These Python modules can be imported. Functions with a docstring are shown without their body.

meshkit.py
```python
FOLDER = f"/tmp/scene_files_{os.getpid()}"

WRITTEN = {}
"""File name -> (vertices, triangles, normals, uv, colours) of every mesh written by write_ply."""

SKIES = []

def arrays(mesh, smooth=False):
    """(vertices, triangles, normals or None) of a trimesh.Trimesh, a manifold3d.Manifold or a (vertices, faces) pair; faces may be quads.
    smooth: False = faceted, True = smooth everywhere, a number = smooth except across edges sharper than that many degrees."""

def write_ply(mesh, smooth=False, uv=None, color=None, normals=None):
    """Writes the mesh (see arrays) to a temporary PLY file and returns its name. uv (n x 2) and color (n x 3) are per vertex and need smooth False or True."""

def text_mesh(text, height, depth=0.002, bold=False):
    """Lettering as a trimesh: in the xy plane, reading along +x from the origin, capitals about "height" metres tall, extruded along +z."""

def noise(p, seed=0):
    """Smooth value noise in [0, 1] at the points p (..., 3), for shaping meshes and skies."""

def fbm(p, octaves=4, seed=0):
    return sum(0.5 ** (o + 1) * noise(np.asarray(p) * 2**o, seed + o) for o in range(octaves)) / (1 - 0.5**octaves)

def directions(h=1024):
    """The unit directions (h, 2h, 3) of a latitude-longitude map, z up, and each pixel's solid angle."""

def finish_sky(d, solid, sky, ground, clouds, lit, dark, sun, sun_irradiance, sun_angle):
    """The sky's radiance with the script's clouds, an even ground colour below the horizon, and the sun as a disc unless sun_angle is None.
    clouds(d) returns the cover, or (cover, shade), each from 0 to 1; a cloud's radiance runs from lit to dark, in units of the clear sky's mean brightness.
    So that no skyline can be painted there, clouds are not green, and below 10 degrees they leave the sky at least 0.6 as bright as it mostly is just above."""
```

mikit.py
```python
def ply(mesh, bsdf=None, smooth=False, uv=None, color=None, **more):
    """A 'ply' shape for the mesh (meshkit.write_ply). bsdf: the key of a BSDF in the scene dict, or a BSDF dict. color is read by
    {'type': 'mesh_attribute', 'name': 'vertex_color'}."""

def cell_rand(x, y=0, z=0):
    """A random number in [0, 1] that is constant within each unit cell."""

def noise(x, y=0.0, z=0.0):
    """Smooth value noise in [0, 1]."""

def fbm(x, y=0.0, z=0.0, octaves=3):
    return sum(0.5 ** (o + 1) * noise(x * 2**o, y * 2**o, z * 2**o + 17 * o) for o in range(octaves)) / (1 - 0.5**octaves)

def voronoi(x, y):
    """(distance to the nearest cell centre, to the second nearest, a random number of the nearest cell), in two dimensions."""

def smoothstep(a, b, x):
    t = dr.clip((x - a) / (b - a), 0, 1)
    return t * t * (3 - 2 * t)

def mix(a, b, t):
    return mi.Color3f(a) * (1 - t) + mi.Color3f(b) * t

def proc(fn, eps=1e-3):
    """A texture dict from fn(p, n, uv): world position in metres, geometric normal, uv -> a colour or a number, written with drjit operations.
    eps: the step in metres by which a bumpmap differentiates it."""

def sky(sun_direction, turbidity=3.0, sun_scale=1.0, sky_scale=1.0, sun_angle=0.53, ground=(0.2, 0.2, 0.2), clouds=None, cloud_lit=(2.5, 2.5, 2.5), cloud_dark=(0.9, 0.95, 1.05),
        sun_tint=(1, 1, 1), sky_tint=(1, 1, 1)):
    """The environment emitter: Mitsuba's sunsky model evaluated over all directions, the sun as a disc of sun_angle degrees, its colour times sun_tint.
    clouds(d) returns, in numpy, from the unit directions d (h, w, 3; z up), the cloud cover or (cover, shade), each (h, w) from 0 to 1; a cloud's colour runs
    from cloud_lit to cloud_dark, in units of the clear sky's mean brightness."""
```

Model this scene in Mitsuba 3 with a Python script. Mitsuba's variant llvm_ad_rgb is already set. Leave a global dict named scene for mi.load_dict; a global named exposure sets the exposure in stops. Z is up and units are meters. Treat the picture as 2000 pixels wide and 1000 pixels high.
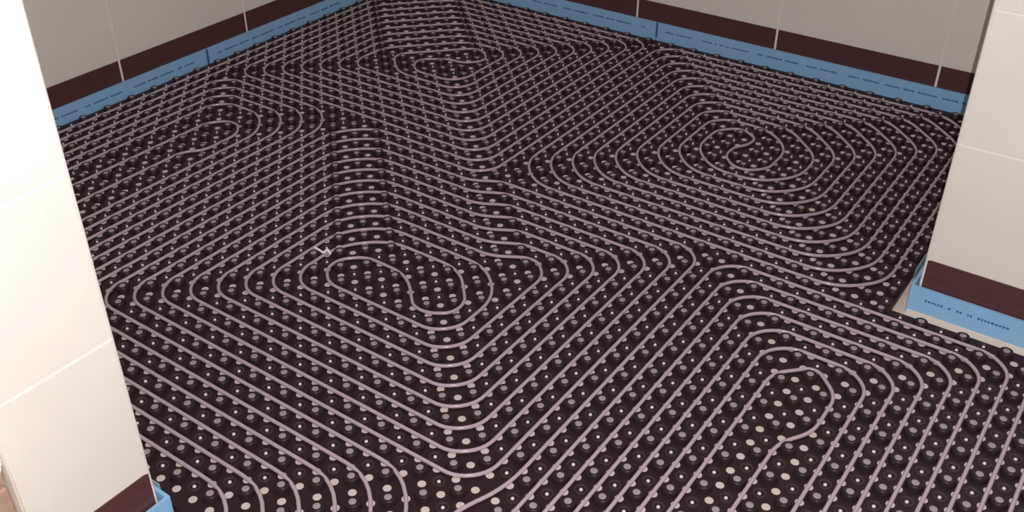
import math, random
import numpy as np, trimesh, drjit as dr, mitsuba as mi, mikit
from mikit import noise, fbm, mix, smoothstep
T = mi.ScalarTransform4f
scene, labels = {'type': 'scene'}, {}
S = 0.05                     # one grid step of the studded mat is 5 cm
def W(u, v, z=0.0):          # grid coordinates -> metres (u away to the right, v towards the right wall, z up)
    return np.array([u * S, -v * S, z * S])

# ---------------------------------------------------------------- camera, light, exposure
FPX, CX, CY, PITCH, YAW, ROLL = 1973.033, 986.043, 453.077, 0.568456, 0.622463, -0.0043542
CAM = W(-33.84655, 9.93064, 31.00789)
fw = np.array([math.cos(YAW) * math.cos(PITCH), math.sin(YAW) * math.cos(PITCH), -math.sin(PITCH)])
rt0 = np.array([math.sin(YAW), -math.cos(YAW), 0.0])
up0 = np.cross(rt0, fw)
rt = rt0 * math.cos(ROLL) + up0 * math.sin(ROLL)
up = up0 * math.cos(ROLL) - rt0 * math.sin(ROLL)
scene['camera'] = {'type': 'perspective', 'fov_axis': 'x', 'fov': math.degrees(2 * math.atan(1000 / FPX)),
                   'principal_point_offset_x': -(CX - 1000) / 2000, 'principal_point_offset_y': -(CY - 500) / 1000,
                   'near_clip': 0.05, 'far_clip': 50.0,
                   'to_world': T().look_at(origin=CAM.tolist(), target=(CAM + fw).tolist(), up=up.tolist())}
FLASH = CAM + rt * 0.032 + up * 0.02
scene['flash'] = {'type': 'point', 'position': FLASH.tolist(), 'intensity': {'type': 'rgb', 'value': [13.2, 13.1, 13.1]}}
scene['room_light'] = {'type': 'constant', 'radiance': {'type': 'rgb', 'value': [0.305, 0.25, 0.225]}}
exposure = 0.0
def to_px(p):
    d = np.asarray(p) - CAM
    z = d @ fw
    return CX + FPX * (d @ rt) / z, CY - FPX * (d @ up) / z, z

# ---------------------------------------------------------------- materials
def prin(c, rough, spec=0.5, **k):
    col = c if isinstance(c, dict) else {'type': 'rgb', 'value': list(c)}
    return {'type': 'twosided', 'bsdf': {'type': 'principled', 'base_color': col, 'roughness': rough, 'specular': spec, **k}}
scene['m_tile'] = prin(mikit.proc(lambda p, n, uv: mix((0.77, 0.72, 0.665), (0.72, 0.67, 0.615), fbm(p.x * 7, p.y * 7, p.z * 7))), 0.45, 0.35)
scene['m_brown'] = prin(mikit.proc(lambda p, n, uv: mix((0.100, 0.042, 0.040), (0.075, 0.030, 0.030), fbm(p.x * 30, p.y * 30, p.z * 90))), 0.35, 0.4)
scene['m_grout'] = prin((0.80, 0.74, 0.69), 0.8, 0.2)
scene['m_trim'] = prin((0.84, 0.80, 0.76), 0.4, 0.4)
scene['m_plaster'] = prin(mikit.proc(lambda p, n, uv: mix((0.62, 0.58, 0.52), (0.5, 0.46, 0.41), fbm(p.x * 12, p.y * 12, p.z * 12))), 0.9, 0.2)
scene['m_screed'] = prin(mikit.proc(lambda p, n, uv: mix((0.86, 0.71, 0.58), (0.68, 0.55, 0.45), fbm(p.x * 25, p.y * 25, p.z * 5, octaves=4))), 0.9, 0.2)
scene['m_blue'] = prin(mikit.proc(lambda p, n, uv: mix((0.235, 0.46, 0.73), (0.28, 0.51, 0.78), fbm(p.x * 40, p.y * 40, p.z * 40))), 0.6, 0.3)
scene['m_foil'] = prin((0.34, 0.44, 0.46), 0.4, 0.5)
scene['m_skirt'] = prin((0.66, 0.59, 0.50), 0.35, 0.5)
scene['m_print'] = prin((0.05, 0.13, 0.30), 0.6, 0.3)
scene['m_mat'] = prin((0.023, 0.0105, 0.0125), 0.5, 0.3)
scene['m_stud'] = prin((0.022, 0.0105, 0.0125), 0.42, 0.3)
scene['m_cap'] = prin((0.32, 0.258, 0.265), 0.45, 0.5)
scene['m_ring'] = prin((0.045, 0.028, 0.031), 0.35, 0.4)
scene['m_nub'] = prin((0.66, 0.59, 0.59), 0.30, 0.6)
scene['m_disc'] = prin((0.585, 0.495, 0.46), 0.5, 0.4)
scene['m_pipe'] = prin((0.41, 0.32, 0.365), 0.12, 1.0)
scene['m_brick'] = prin(mikit.proc(lambda p, n, uv: mix((0.47, 0.31, 0.24), (0.33, 0.22, 0.17), fbm(p.x * 60, p.y * 60, p.z * 60))), 0.9, 0.2)
scene['m_mortar'] = prin((0.50, 0.45, 0.38), 0.95, 0.1)
scene['m_white'] = prin((0.86, 0.86, 0.88), 0.5, 0.3)

# ---------------------------------------------------------------- helpers
COUNT = {}
def numbered(key):
    k = COUNT[key] = COUNT.get(key, -1) + 1
    return key if k == 0 else f'{key}_{k:03d}'
def thing(name, label, cat, group=None):
    key = numbered(name); labels[key] = {'label': label, 'category': cat}
    if group: labels[key]['group'] = group
    return key
def struct(name, mesh=None, m=None):
    labels[name] = {'kind': 'structure'}
    if mesh is not None: scene[name] = mikit.ply(mesh, m)
    return name
def part(parent, name, shape, **lab):
    key = numbered(parent + '__' + name); scene[key] = shape
    if lab: labels[key] = lab
    return key
def box(u0, u1, v0, v1, z0, z1, bev=0.0):
    a, b = W(u0, v1, z0), W(u1, v0, z1)
    if not bev:
        m = trimesh.creation.box(extents=b - a); m.apply_translation((a + b) / 2); return m
    c = bev * S                                     # chamfered box: hull of three inset boxes
    pts = []
    for k in range(3):
        i = np.full(3, c); i[k] = 0
        lo, hi = a + i, b - i
        pts += [[x, y, z] for x in (lo[0], hi[0]) for y in (lo[1], hi[1]) for z in (lo[2], hi[2])]
    return trimesh.convex.convex_hull(np.array(pts))
cat_ = trimesh.util.concatenate
rng = random.Random(7)

# ---------------------------------------------------------------- the setting: floor and four tiled walls
TOP = 52.0
floor = struct('floor', box(-40, 40, -54, 36, -3.0, -0.45), 'm_screed')
def tiled_wall(name, axis, face, sgn, a0, a1, joints, body, ztop=TOP, extra=()):
    """a tiled face: axis 'u' (plane u=face) or 'v' (plane v=face); sgn = direction in which the tiles face."""
    w = struct(name, body, 'm_plaster')
    edges = [a0] + sorted(j for j in joints if a0 < j < a1) + [a1]
    rows = [(-0.4, 2.765, 'm_brown')]
    z = 2.765
    while z < ztop: rows.append((z, min(z + 6.45, ztop), 'm_tile')); z += 6.45
    def slab(p0, p1, z0, z1, d0, d1, bev=0.0):
        lo, hi = sorted((face - sgn * d0, face - sgn * d1))
        return box(lo, hi, p0, p1, z0, z1, bev) if axis == 'u' else box(p0, p1, lo, hi, z0, z1, bev)
    part(w, 'grout', mikit.ply(slab(a0, a1, -0.4, ztop, 0.035, 0.3), 'm_grout'))
    for z0, z1, m in rows:
        gv = 0.085 if m == 'm_brown' else 0.05
        for p0, p1 in zip(edges[:-1], edges[1:]):
            gz0 = 0.02 if m == 'm_tile' and z0 < 3.2 else 0.045
            part(w, 'border_tile' if m == 'm_brown' else 'tile',
                 mikit.ply(slab(p0 + gv * (p0 > a0), p1 - gv * (p1 < a1), z0 + gz0, z1 - (0.02 if m == 'm_brown' else 0.045), 0.0, 0.2, 0.03), m))
    return w
JL = [4.7 + 11.77 * k for k in range(-3, 4)]
JB = [-3.56 - 11.98 * k for k in range(0, 5)]
wall_left = tiled_wall('wall_left', 'v', -51.39, 1, -21.0, 37.07, JL, box(-21, 39, -54, -51.59, -0.45, TOP))
wall_back = tiled_wall('wall_back', 'u', 37.07, -1, -51.39, 2.8, JB, box(37.27, 39.5, -54, 5, -0.45, TOP))
wall_right = tiled_wall('wall_right', 'u', 12.13, -1, 2.80, 34.0, [14.8, 26.8], cat_([box(12.33, 15.3, 2.70, 34, -0.45, TOP), box(15.3, 37.27, 2.70, 5.0, -0.45, TOP)]))
wall_front = tiled_wall('wall_front', 'v', -17.07, 1, -24.03, -19.48, [], box(-24.08, -19.38, -20.5, -17.27, -0.45, TOP))
# white corner beads on the two free wall ends
def bead(u, v, z0, z1, r=0.2):
    m = trimesh.creation.cylinder(radius=r * S, height=(z1 - z0) * S, sections=20)
    m.apply_translation(W(u, v, (z0 + z1) / 2)); return m
struct('trim_1'); scene['trim_1'] = mikit.ply(bead(-19.54, -17.275, 1.0, TOP), 'm_trim', smooth=40)
struct('trim_2'); scene['trim_2'] = mikit.ply(bead(12.335, 2.86, 1.0, TOP), 'm_trim', smooth=40)
# raw brick end beyond the cut tile edge at the left
wall_brick = struct('wall_end', box(-31, -24.08, -20.5, -17.85, -0.45, 14.0), 'm_mortar')
for r in range(9):
    z0 = -0.3 + r * 1.55
    for k in range(3):
        u1 = -24.12 - k * 4.9 + (0 if r % 2 else 2.4)
        u0 = max(u1 - 4.7, -31); u1 = min(u1, -24.12)
        if u1 - u0 > 0.4:
            d = rng.uniform(0, 0.14)
            part(wall_brick, 'brick', mikit.ply(box(u0, u1, -17.95, -17.6 + d, z0, z0 + 1.33 + rng.uniform(-.05, .05), 0.08), 'm_brick'))
pl = trimesh.creation.icosphere(subdivisions=3, radius=1.0)
pl.apply_scale([0.55 * S, 0.12 * S, 1.0 * S])
pl.vertices += 0.012 * (np.array([mkn for mkn in np.random.default_rng(3).normal(size=(len(pl.vertices), 3))])) * S * 2
pl.apply_translation(W(-24.62, -17.45, 7.2))
part(wall_brick, 'plaster_dab', mikit.ply(pl, 'm_white', smooth=40), label='white dab of plaster')

# ---------------------------------------------------------------- blue edge strips
def poly_strip(pts, z0, z1, t):
    """upright foam band of thickness t along a polyline (given on its visible side)."""
    from shapely.geometry import LineString
    ls = LineString([(u * S, -v * S) for u, v in pts])
    pg = ls.buffer(t * S / 2, cap_style=2, join_style=1, quad_segs=4)
    m = trimesh.creation.extrude_polygon(pg, (z1 - z0) * S); m.apply_translation([0, 0, z0 * S]); return m
def printing(a, b, off, n, z=0.56, h=0.15, seed=1):
    """rows of small printed marks, letter sized, along the strip from a to b (grid), in front of its face by off."""
    r = random.Random(seed); a, b, n = map(np.array, (a, b, n)); L = np.linalg.norm(b - a); d = (b - a) / L
    out, x = [], 0.5
    while x < L - 0.4:
        for wlen in r.choice([(6, 1, 2, 2, 9), (7, 5, 8), (3, 8, 6), (5, 9)]):
            for _ in range(wlen):
                w = r.uniform(0.07, 0.14)
                if x + w > L - 0.3: break
                c = a + d * (x + w / 2) + n * off
                q = trimesh.creation.box(extents=[w * S, 0.012 * S, h * S * r.uniform(0.65, 1.0)])
                q.apply_transform(trimesh.transformations.rotation_matrix(math.atan2(-d[1], d[0]), [0, 0, 1]))
                q.apply_translation(W(c[0], c[1], z)); out.append(q); x += w + 0.055
            x += 0.22
        x += r.uniform(0.1, 0.8)
    return cat_(out)
Z0, Z1, TH = -0.44, 1.20, 0.16
def strip(label, pts, marks, z1=Z1, group='blue edge insulation strips'):
    t = thing('edge_strip', label, 'edge strip', group)
    part(t, 'band', mikit.ply(poly_strip(pts, Z0, z1, TH), 'm_blue'))
    for i, (a, b, n) in enumerate(marks):
        part(t, 'printed_text', mikit.ply(printing(a, b, TH / 2 + 0.004, n, seed=len(labels) * 7 + i), 'm_print'), label='dark blue printed lettering', kind='stuff')
    return t
LV, BU = -51.39 + 0.16, 37.07 - 0.16
s1 = strip('blue edge strip along the left wall, left of the dark taped joint', [(-20.5, LV), (12.05, LV)], [((-8, LV), (11.2, LV), (0, 1))])
s2 = strip('blue edge strip along the left wall, between taped joint and far corner', [(12.12, LV), (36.6, LV)], [((12.6, LV), (36.0, LV), (0, 1))])
s3 = strip('blue edge strip along the back wall, between far corner and taped joint', [(BU, -51.0), (BU, -25.53)], [((BU, -50.5), (BU, -26.2), (-1, 0))])
s4 = strip('blue edge strip along the back wall, right of the dark taped joint', [(BU, -25.45), (BU, 2.4)], [((BU, -25.2), (BU, 2.0), (-1, 0))])
s5 = strip('blue foam edge strip wrapped round the foot of the right wall end', [(18.0, 2.45), (11.93, 2.45), (11.93, 33.5)], [((11.93, 2.7), (11.93, 33), (-1, 0))])
s6 = strip('blue foam edge strip wrapped round the foot of the near left wall end', [(-26.0, -16.87), (-19.08, -16.87), (-19.08, -20.4)], [((-25, -16.87), (-20.2, -16.87), (0, 1))])
part(s1, 'taped_joint', mikit.ply(box(11.99, 12.17, LV + .07, LV + .11, -0.1, 1.18), 'm_print'), label='dark tape over the joint')
part(s4, 'taped_joint', mikit.ply(box(BU - .11, BU - .07, -25.57, -25.39, 0.0, 1.18), 'm_print'), label='dark tape over the joint')
part(s5, 'foil_flap', mikit.ply(poly_strip([(16.5, 2.25), (13.2, 2.2), (12.6, 2.3)], Z0, 1.35, 0.03), 'm_foil'), label='pale translucent foil flap')
sk = np.array([W(11.84, v, z) if k == 0 else W(u, v, z) for v in np.linspace(2.5, 26, 40) for k, (u, z) in enumerate([(11.845, -0.22), (11.72 - 0.04 * math.sin(v * 3), -0.32), (11.4 - 0.07 * math.sin(v * 2.1), -0.43)])])
fk = [[i * 3 + j, i * 3 + j + 1, i * 3 + 4 + j, i * 3 + 3 + j] for i in range(39) for j in range(2)]
part(s5, 'foil_skirt', mikit.ply((sk, np.array(fk)), 'm_skirt', smooth=True), label='pale foil skirt lying on the floor')
part(s6, 'foil_flap', mikit.ply(poly_strip([(-18.9, -17.6), (-18.95, -19.0), (-18.9, -20.3)], Z0, 1.3, 0.03), 'm_foil'), label='pale translucent foil flap')

# ---------------------------------------------------------------- pipe routes on the stud grid
def is_ring(u, v): return (math.floor(u) + math.floor(v)) % 2 == 0      # cell with a low ring (a pipe may cross it), else a tall stud
def route(pts):
    """corner list -> smooth polyline. A corner (u, v) or (u, v, cut): cut = length of the 45 degree chamfer, 0 = keep the point."""
    P = []
    for i, p in enumerate(pts):
        c = np.array(p[:2], float)
        if 0 < i < len(pts) - 1:
            a, b = np.array(pts[i - 1][:2], float) - c, np.array(pts[i + 1][:2], float) - c
            la, lb = np.linalg.norm(a), np.linalg.norm(b); a, b = a / la, b / lb
            cut = p[2] if len(p) > 2 else None
            if cut is None:
                inner = c + 0.5 * a + 0.5 * b
                cut = 1 if is_ring(*inner) else 2
            if cut:
                ca, cb = min(cut, la * .5 if len(pts[i-1]) > 2 and False else la), min(cut, lb)
                P += [c + a * ca, c + b * cb]; continue
        P.append(c)
    Q = [P[0]]
    for p in P[1:]:
        if np.linalg.norm(p - Q[-1]) > 1e-6: Q.append(p)
    P = Q
    out = [P[0]]
    for i in range(1, len(P) - 1):
        a, b = P[i - 1] - P[i], P[i + 1] - P[i]
        la, lb = np.linalg.norm(a), np.linalg.norm(b)
        t = min(0.48 * la, 0.48 * lb, 0.72 if min(la, lb) < 2.5 else 1.3)
        p0, p1 = P[i] + a / la * t, P[i] + b / lb * t
        for s in np.linspace(0, 1, 6):
            out.append((1 - s) ** 2 * p0 + 2 * s * (1 - s) * P[i] + s * s * p1)
    out.append(P[-1])
    return np.array(out)
def kink(u0, v): return [(u0, v - 0.9, 0), (u0 + 1, v + 0.9, 0)]       # a shift by one groove on the way towards +v
END = -28.5
R = {}
# middle spiral (double spiral, leads leave at the bottom)
mid = [(END, -9), (-12, -9), (-12, -32), (8, -32)] + kink(8, -21.6) + [(9, -9), (-10, -9), (-10, -30), (6, -30)] + kink(6, -19.6) + [(7, -11), (-8, -11), (-8, -28), (4, -28)] \
    + kink(4, -17.6) + [(5, -13), (-6, -13), (-6, -26), (2, -26), (2, -15), (-4, -15), (-4, -24), (-1, -24), (-1, -20, 0), (-3, -18, 0), (-3, -17, 0), (-2.3, -16, 0), (-1.2, -16, 0), (1, -18, 0),
       (1, -25), (-5, -25), (-5, -14), (4, -14), (4, -15.8, 0), (3, -17.5, 0), (3, -27), (-7, -27), (-7, -12), (6, -12), (6, -17.7, 0), (5, -19.4, 0), (5, -29), (-9, -29), (-9, -10), (8, -10), (8, -19.8, 0), (7, -21.5, 0),
       (7, -31), (-11, -31), (-11, -8), (10, -8), (10, -21.8, 0), (9, -23.5, 0), (9, -33), (-13, -33), (-13, -10), (END, -10)]
R['mid'] = mid
# right spiral
rs = [(END, -11), (-14, -11), (-14, -34), (10, -34), (10, -23), (34, -23), (34, 0, 3), (12, 0), (12, -21), (32, -21), (32, -2, 3), (14, -2), (14, -19), (30, -19), (30, -4, 3), (16, -4), (16, -17), (28, -17), (28, -6, 3),
      (18, -6), (18, -15), (26, -15), (26, -9, 2), (21, -9, 0), (20, -10, 0), (20, -11, 0), (21, -12, 0), (22.4, -12, 0), (23.2, -11.4, 0), (24.3, -11.3, 0), (25, -12.3, 0), (25, -14), (19, -14), (19, -7), (27, -7, 3), (27, -16), (17, -16), (17, -5), (29, -5, 3), (29, -18), (15, -18), (15, -3), (31, -3, 3), (31, -20), (13, -20), (13, -1), (33, -1, 3),
      (33, -22), (11, -22), (11, 1), (35, 1, 3), (35, -24), (11, -24), (11, -35), (-15, -35), (-15, -12), (END, -12)]
R['right'] = rs
# far spiral with its leads through the left bends
far = [(END, -13), (-16, -13), (-16, -36), (11, -36), (11, -48), (-9, -48), (-9, -49), (34, -49, 5), (34, -26), (13, -26), (13, -47), (32, -47, 5), (32, -28), (15, -28), (15, -45), (30, -45, 5), (30, -30), (17, -30), (17, -43), (28, -43, 5),
       (28, -32), (19, -32), (19, -40), (26, -40, 4), (26, -34), (24.2, -34, 0), (23.2, -35, 0), (23.2, -36.3, 0), (22, -38, 0), (20, -38), (20, -33), (27, -33), (27, -42, 5), (18, -42), (18, -31), (29, -31), (29, -44, 5), (16, -44), (16, -29), (31, -29), (31, -46, 5), (14, -46), (14, -27), (33, -27), (33, -48, 5),
       (12, -48), (12, -25), (35, -25), (35, -50, 5), (-11, -50), (-11, -47), (10, -47), (10, -37), (-17, -37), (-17, -14), (END, -14)]
R['far'] = far
R['left'] = [(-7, -22.0), (-18, -22), (-18, -38), (9, -38), (9, -46), (-9, -46), (-9, -45), (8, -45), (8, -39), (-12, -39), (-12, -41), (1.2, -41, 0), (2.2, -40, 0), (6, -40), (6, -43), (-14, -43)]
R['left'][0] = (-16.2, -24.5); R['left'][1] = (-18, -24.5)
R['bulb'] = [(END, -1), (4, -1, 1.3), (4, 2, 1.2), (0, 2, 0), (-1.5, 1, 0), (END, 1)]
for k in range(6):
    top = 5 + k
    l = [(END, -2 - k), (top, -2 - k), (top, 3 + k), (END, 3 + k)]
    if k == 5: l = [(END, -8), (-12.6, -8, 0), (-10.3, -7, 0), (top, -7), (top, 8), (END, 8)]
    R[f'bend{k}'] = l
R['edge0'] = [(END, 9), (10, 9), (10, 25.5)]
R['edge1'] = [(END, 10), (9, 10), (9, 25.5)]
PR, PZ = 0.092, 0.125
def tube(pl, r, z, sides=10):
    pts = np.array([W(a, b, z) for a, b in pl]); n = len(pts)
    d = np.gradient(pts, axis=0); d /= np.linalg.norm(d, axis=1, keepdims=True)
    side = np.cross(d, [0, 0, 1.0]); side /= np.linalg.norm(side, axis=1, keepdims=True)
    ang = np.arange(sides) * 2 * np.pi / sides
    V = (pts[:, None] + r * S * (np.cos(ang)[None, :, None] * side[:, None] + np.sin(ang)[None, :, None] * np.array([0, 0, 1.0]))).reshape(-1, 3)
    i, j = np.meshgrid(np.arange(n - 1), np.arange(sides), indexing='ij'); j2 = (j + 1) % sides
    a, b, c, e = i * sides + j, i * sides + j2, (i + 1) * sides + j2, (i + 1) * sides + j
    F = np.concatenate([np.stack([a, b, c], -1).reshape(-1, 3), np.stack([a, c, e], -1).reshape(-1, 3)])
    V = np.vstack([V, pts[0], pts[-1]]); k = np.arange(sides); k2 = (k + 1) % sides
    F = np.vstack([F, np.stack([k2, k, k * 0 + n * sides], 1), np.stack([(n - 1) * sides + k, (n - 1) * sides + k2, k * 0 + n * sides + 1], 1)])
    m = trimesh.Trimesh(V, F, process=False)
    if m.volume < 0: m.invert()
    return m
PIPE_LABELS = {
    'mid': 'heating pipe wound into the large middle spiral with an S-shaped centre',
    'right': 'heating pipe wound into the round spiral beside the right wall end',
    'far': 'heating pipe wound into the farthest spiral, in the far room corner',
    'left': 'heating pipe forming the inner loops of the bends before the left wall',
    'bulb': 'mauve heating pipe with the bulb-shaped end loop at lower right, innermost of the nested bends',
    'bend0': 'mauve heating pipe bent in a U directly round the bulb-shaped end loop',
    'bend1': 'mauve heating pipe bent in a U, second bend outward from the bulb-shaped end loop',
    'bend2': 'mauve heating pipe bent in a U, third bend outward from the bulb-shaped end loop',
    'bend3': 'mauve heating pipe bent in a U, fourth bend outward from the bulb-shaped end loop',
    'bend4': 'mauve heating pipe bent in a U, second outermost of the nested bends at lower right',
    'bend5': 'mauve heating pipe bent in a U, outermost of the nested bends at lower right',
    'edge0': 'mauve heating pipe at the right edge, straight run next to the outermost nested bend',
    'edge1': 'mauve heating pipe cut off by the right picture edge, the rightmost straight run',
}
lines, pts_all = {}, []
for k, r in R.items():
    pl_ = route(r); lines[k] = pl_
    key = thing('heating_pipe', PIPE_LABELS[k], 'pipe', 'underfloor heating pipes laid in loops on the black mat')
    scene[key] = mikit.ply(tube(pl_, PR, PZ), 'm_pipe', smooth=60)
    for a, b in zip(pl_[:-1], pl_[1:]):
        n = max(2, int(np.linalg.norm(b - a) / 0.15)); pts_all.append(a + (b - a) * np.linspace(0, 1, n)[:, None])
from scipy.spatial import cKDTree
tree = cKDTree(np.vstack(pts_all))

# ---------------------------------------------------------------- the studded mat
def inside(u, v):
    if u > -18.7: ok = -51.05 < v and u < 36.05
    else: ok = v > -16.4 and u > -29.2
    return ok and (v < 1.95 or u < 11.02) and v < 26.2
from shapely.geometry import Polygon
outline = Polygon([(-29, -16.4), (-18.65, -16.4), (-18.65, -51), (36.1, -51), (36.1, 1.85), (10.9, 1.85), (10.9, 26), (-29, 26)])
mat = thing('heating_mat', 'black plastic mat of round studs covering the whole floor under the pipes', 'floor mat')
sh = trimesh.creation.extrude_polygon(Polygon([(u * S, -v * S) for u, v in outline.exterior.coords]), 0.42 * S); sh.apply_translation([0, 0, -0.42 * S])
part(mat, 'sheet', mikit.ply(sh, 'm_mat'))
def lathe(prof, n):
    """prof: (radius, z) from the outer foot inwards; closed at the axis if the last radius is 0."""
    ang = np.arange(n) * 2 * np.pi / n + np.pi / n
    V, F = [], []
    for r, z in prof: V += [[r * math.cos(a), r * math.sin(a), z] for a in ang]
    for i in range(len(prof) - 1):
        for j in range(n):
            a, b, c, d = i * n + j, i * n + (j + 1) % n, (i + 1) * n + (j + 1) % n, (i + 1) * n + j
            F += [[a, b, c], [a, c, d]]
    m = trimesh.Trimesh(np.array(V) * S, F, process=False); return m
STUD = lathe([(0.375, -0.01), (0.345, 0.15), (0.31, 0.24), (0.27, 0.265), (0.165, 0.235), (0.0, 0.235)], 10)
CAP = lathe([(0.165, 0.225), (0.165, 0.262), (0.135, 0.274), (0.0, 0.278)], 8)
RING = lathe([(0.30, -0.01), (0.27, 0.075), (0.225, 0.08), (0.19, 0.01), (0.19, -0.005)], 10)
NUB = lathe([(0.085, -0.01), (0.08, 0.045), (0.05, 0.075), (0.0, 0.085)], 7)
DISC = lathe([(0.195, -0.01), (0.185, 0.014), (0.0, 0.018)], 9)
def placed(mesh, pts):
    n = len(mesh.vertices); V = (mesh.vertices[None] + pts[:, None]).reshape(-1, 3)
    F = (mesh.faces[None] + (np.arange(len(pts)) * n)[:, None, None]).reshape(-1, 3)
    return trimesh.Trimesh(V, F, process=False)
tall, ring, disc = [], [], []
for i in range(-30, 38):
    for j in range(-52, 27):
        if all(inside(i + .5 + a, j + .5 + b) for a in (-.35, .35) for b in (-.35, .35)):
            c = (i + .5, j + .5); d = tree.query(c)[0]
            if is_ring(*c):
                if d > 0.44: ring.append(c)
            elif d > 0.36: tall.append(c)
        if all(inside(i + a, j + b) for a in (-.2, .2) for b in (-.2, .2)): disc.append((i, j))
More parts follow.
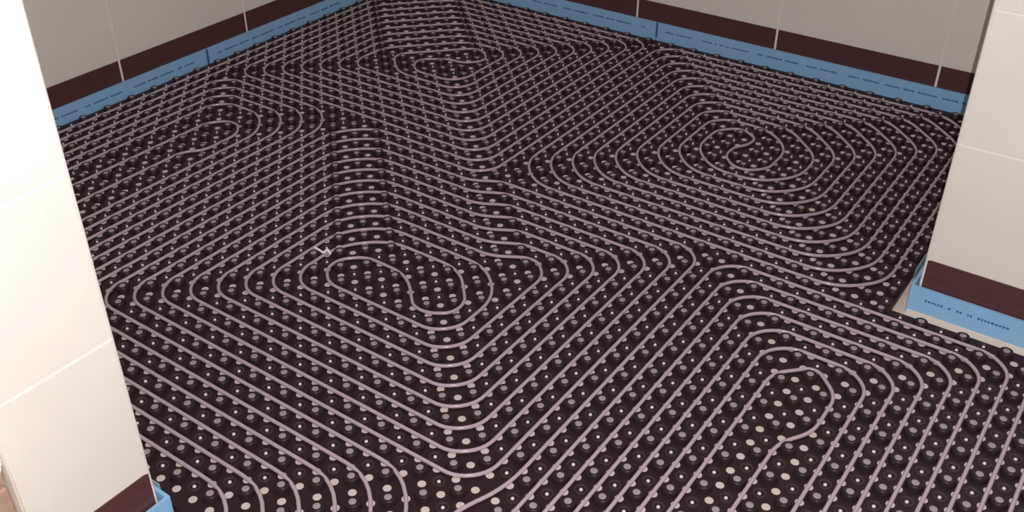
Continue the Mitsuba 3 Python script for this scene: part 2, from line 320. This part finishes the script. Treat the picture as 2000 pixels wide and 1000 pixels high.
def near(cs, n=300):
    """the n of a kind that show largest, and the rest"""
    w = []
    for c in cs:
        x, y, z = to_px(W(*c))
        vis = -8 < x < 2008 and -8 < y < 1012
        if c[0] < -20 and c[1] < -15: vis = False
        w.append((0 if vis else 1, z))
    o = sorted(range(len(cs)), key=lambda k: w[k])
    return [cs[k] for k in o[:n]], [cs[k] for k in o[n:]]
def scatter(name, cs, mesh, m, subs=(), smooth=40):
    a, b = near(cs)
    shape = mikit.ply(mesh, m, smooth=smooth); subshapes = [(n, mikit.ply(q, mm, smooth=smooth)) for n, q, mm in subs]
    for c in a:
        tw = T().translate(W(*c).tolist())
        k = part(mat, name, {**shape, 'to_world': tw})
        for n, q in subshapes: part(k, n, {**q, 'to_world': tw})
    pts = np.array([W(*c) for c in b])
    k = part(mat, name + '_field', mikit.ply(placed(mesh, pts), m, smooth=smooth), kind='stuff')
    for n, q, mm in subs: part(k, n + '_field', mikit.ply(placed(q, pts), mm, smooth=smooth), kind='stuff')
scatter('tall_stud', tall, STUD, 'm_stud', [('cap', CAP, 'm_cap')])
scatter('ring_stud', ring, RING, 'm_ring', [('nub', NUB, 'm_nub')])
scatter('pale_disc', disc, DISC, 'm_disc')

# ---------------------------------------------------------------- a small bright scrap on the pipes
def sliver(pts, w):
    out = []
    for p, q in zip(pts[:-1], pts[1:]):
        p, q = W(*p), W(*q); d = q - p; L = np.linalg.norm(d)
        b = trimesh.creation.box(extents=[L * 1.1, w * S, 0.05 * S])
        x = d / L; y = np.cross([0, 0, 1], x); y /= np.linalg.norm(y); z = np.cross(x, y)
        M = np.eye(4); M[:3, :3] = np.stack([x, y, z], 1); M[:3, 3] = (p + q) / 2; b.apply_transform(M); out.append(b)
    return cat_(out)
t = thing('plastic_scrap', 'small bent white plastic scrap lying on the pipes, left of the middle spiral centre', 'scrap')
scene[t] = mikit.ply(sliver([(-2.12, -25.75, 0.30), (-2.18, -25.23, 0.28), (-2.25, -25.0, 0.30), (-1.95, -24.95, 0.38), (-2.1, -24.6, 0.30)], 0.12), 'm_white')
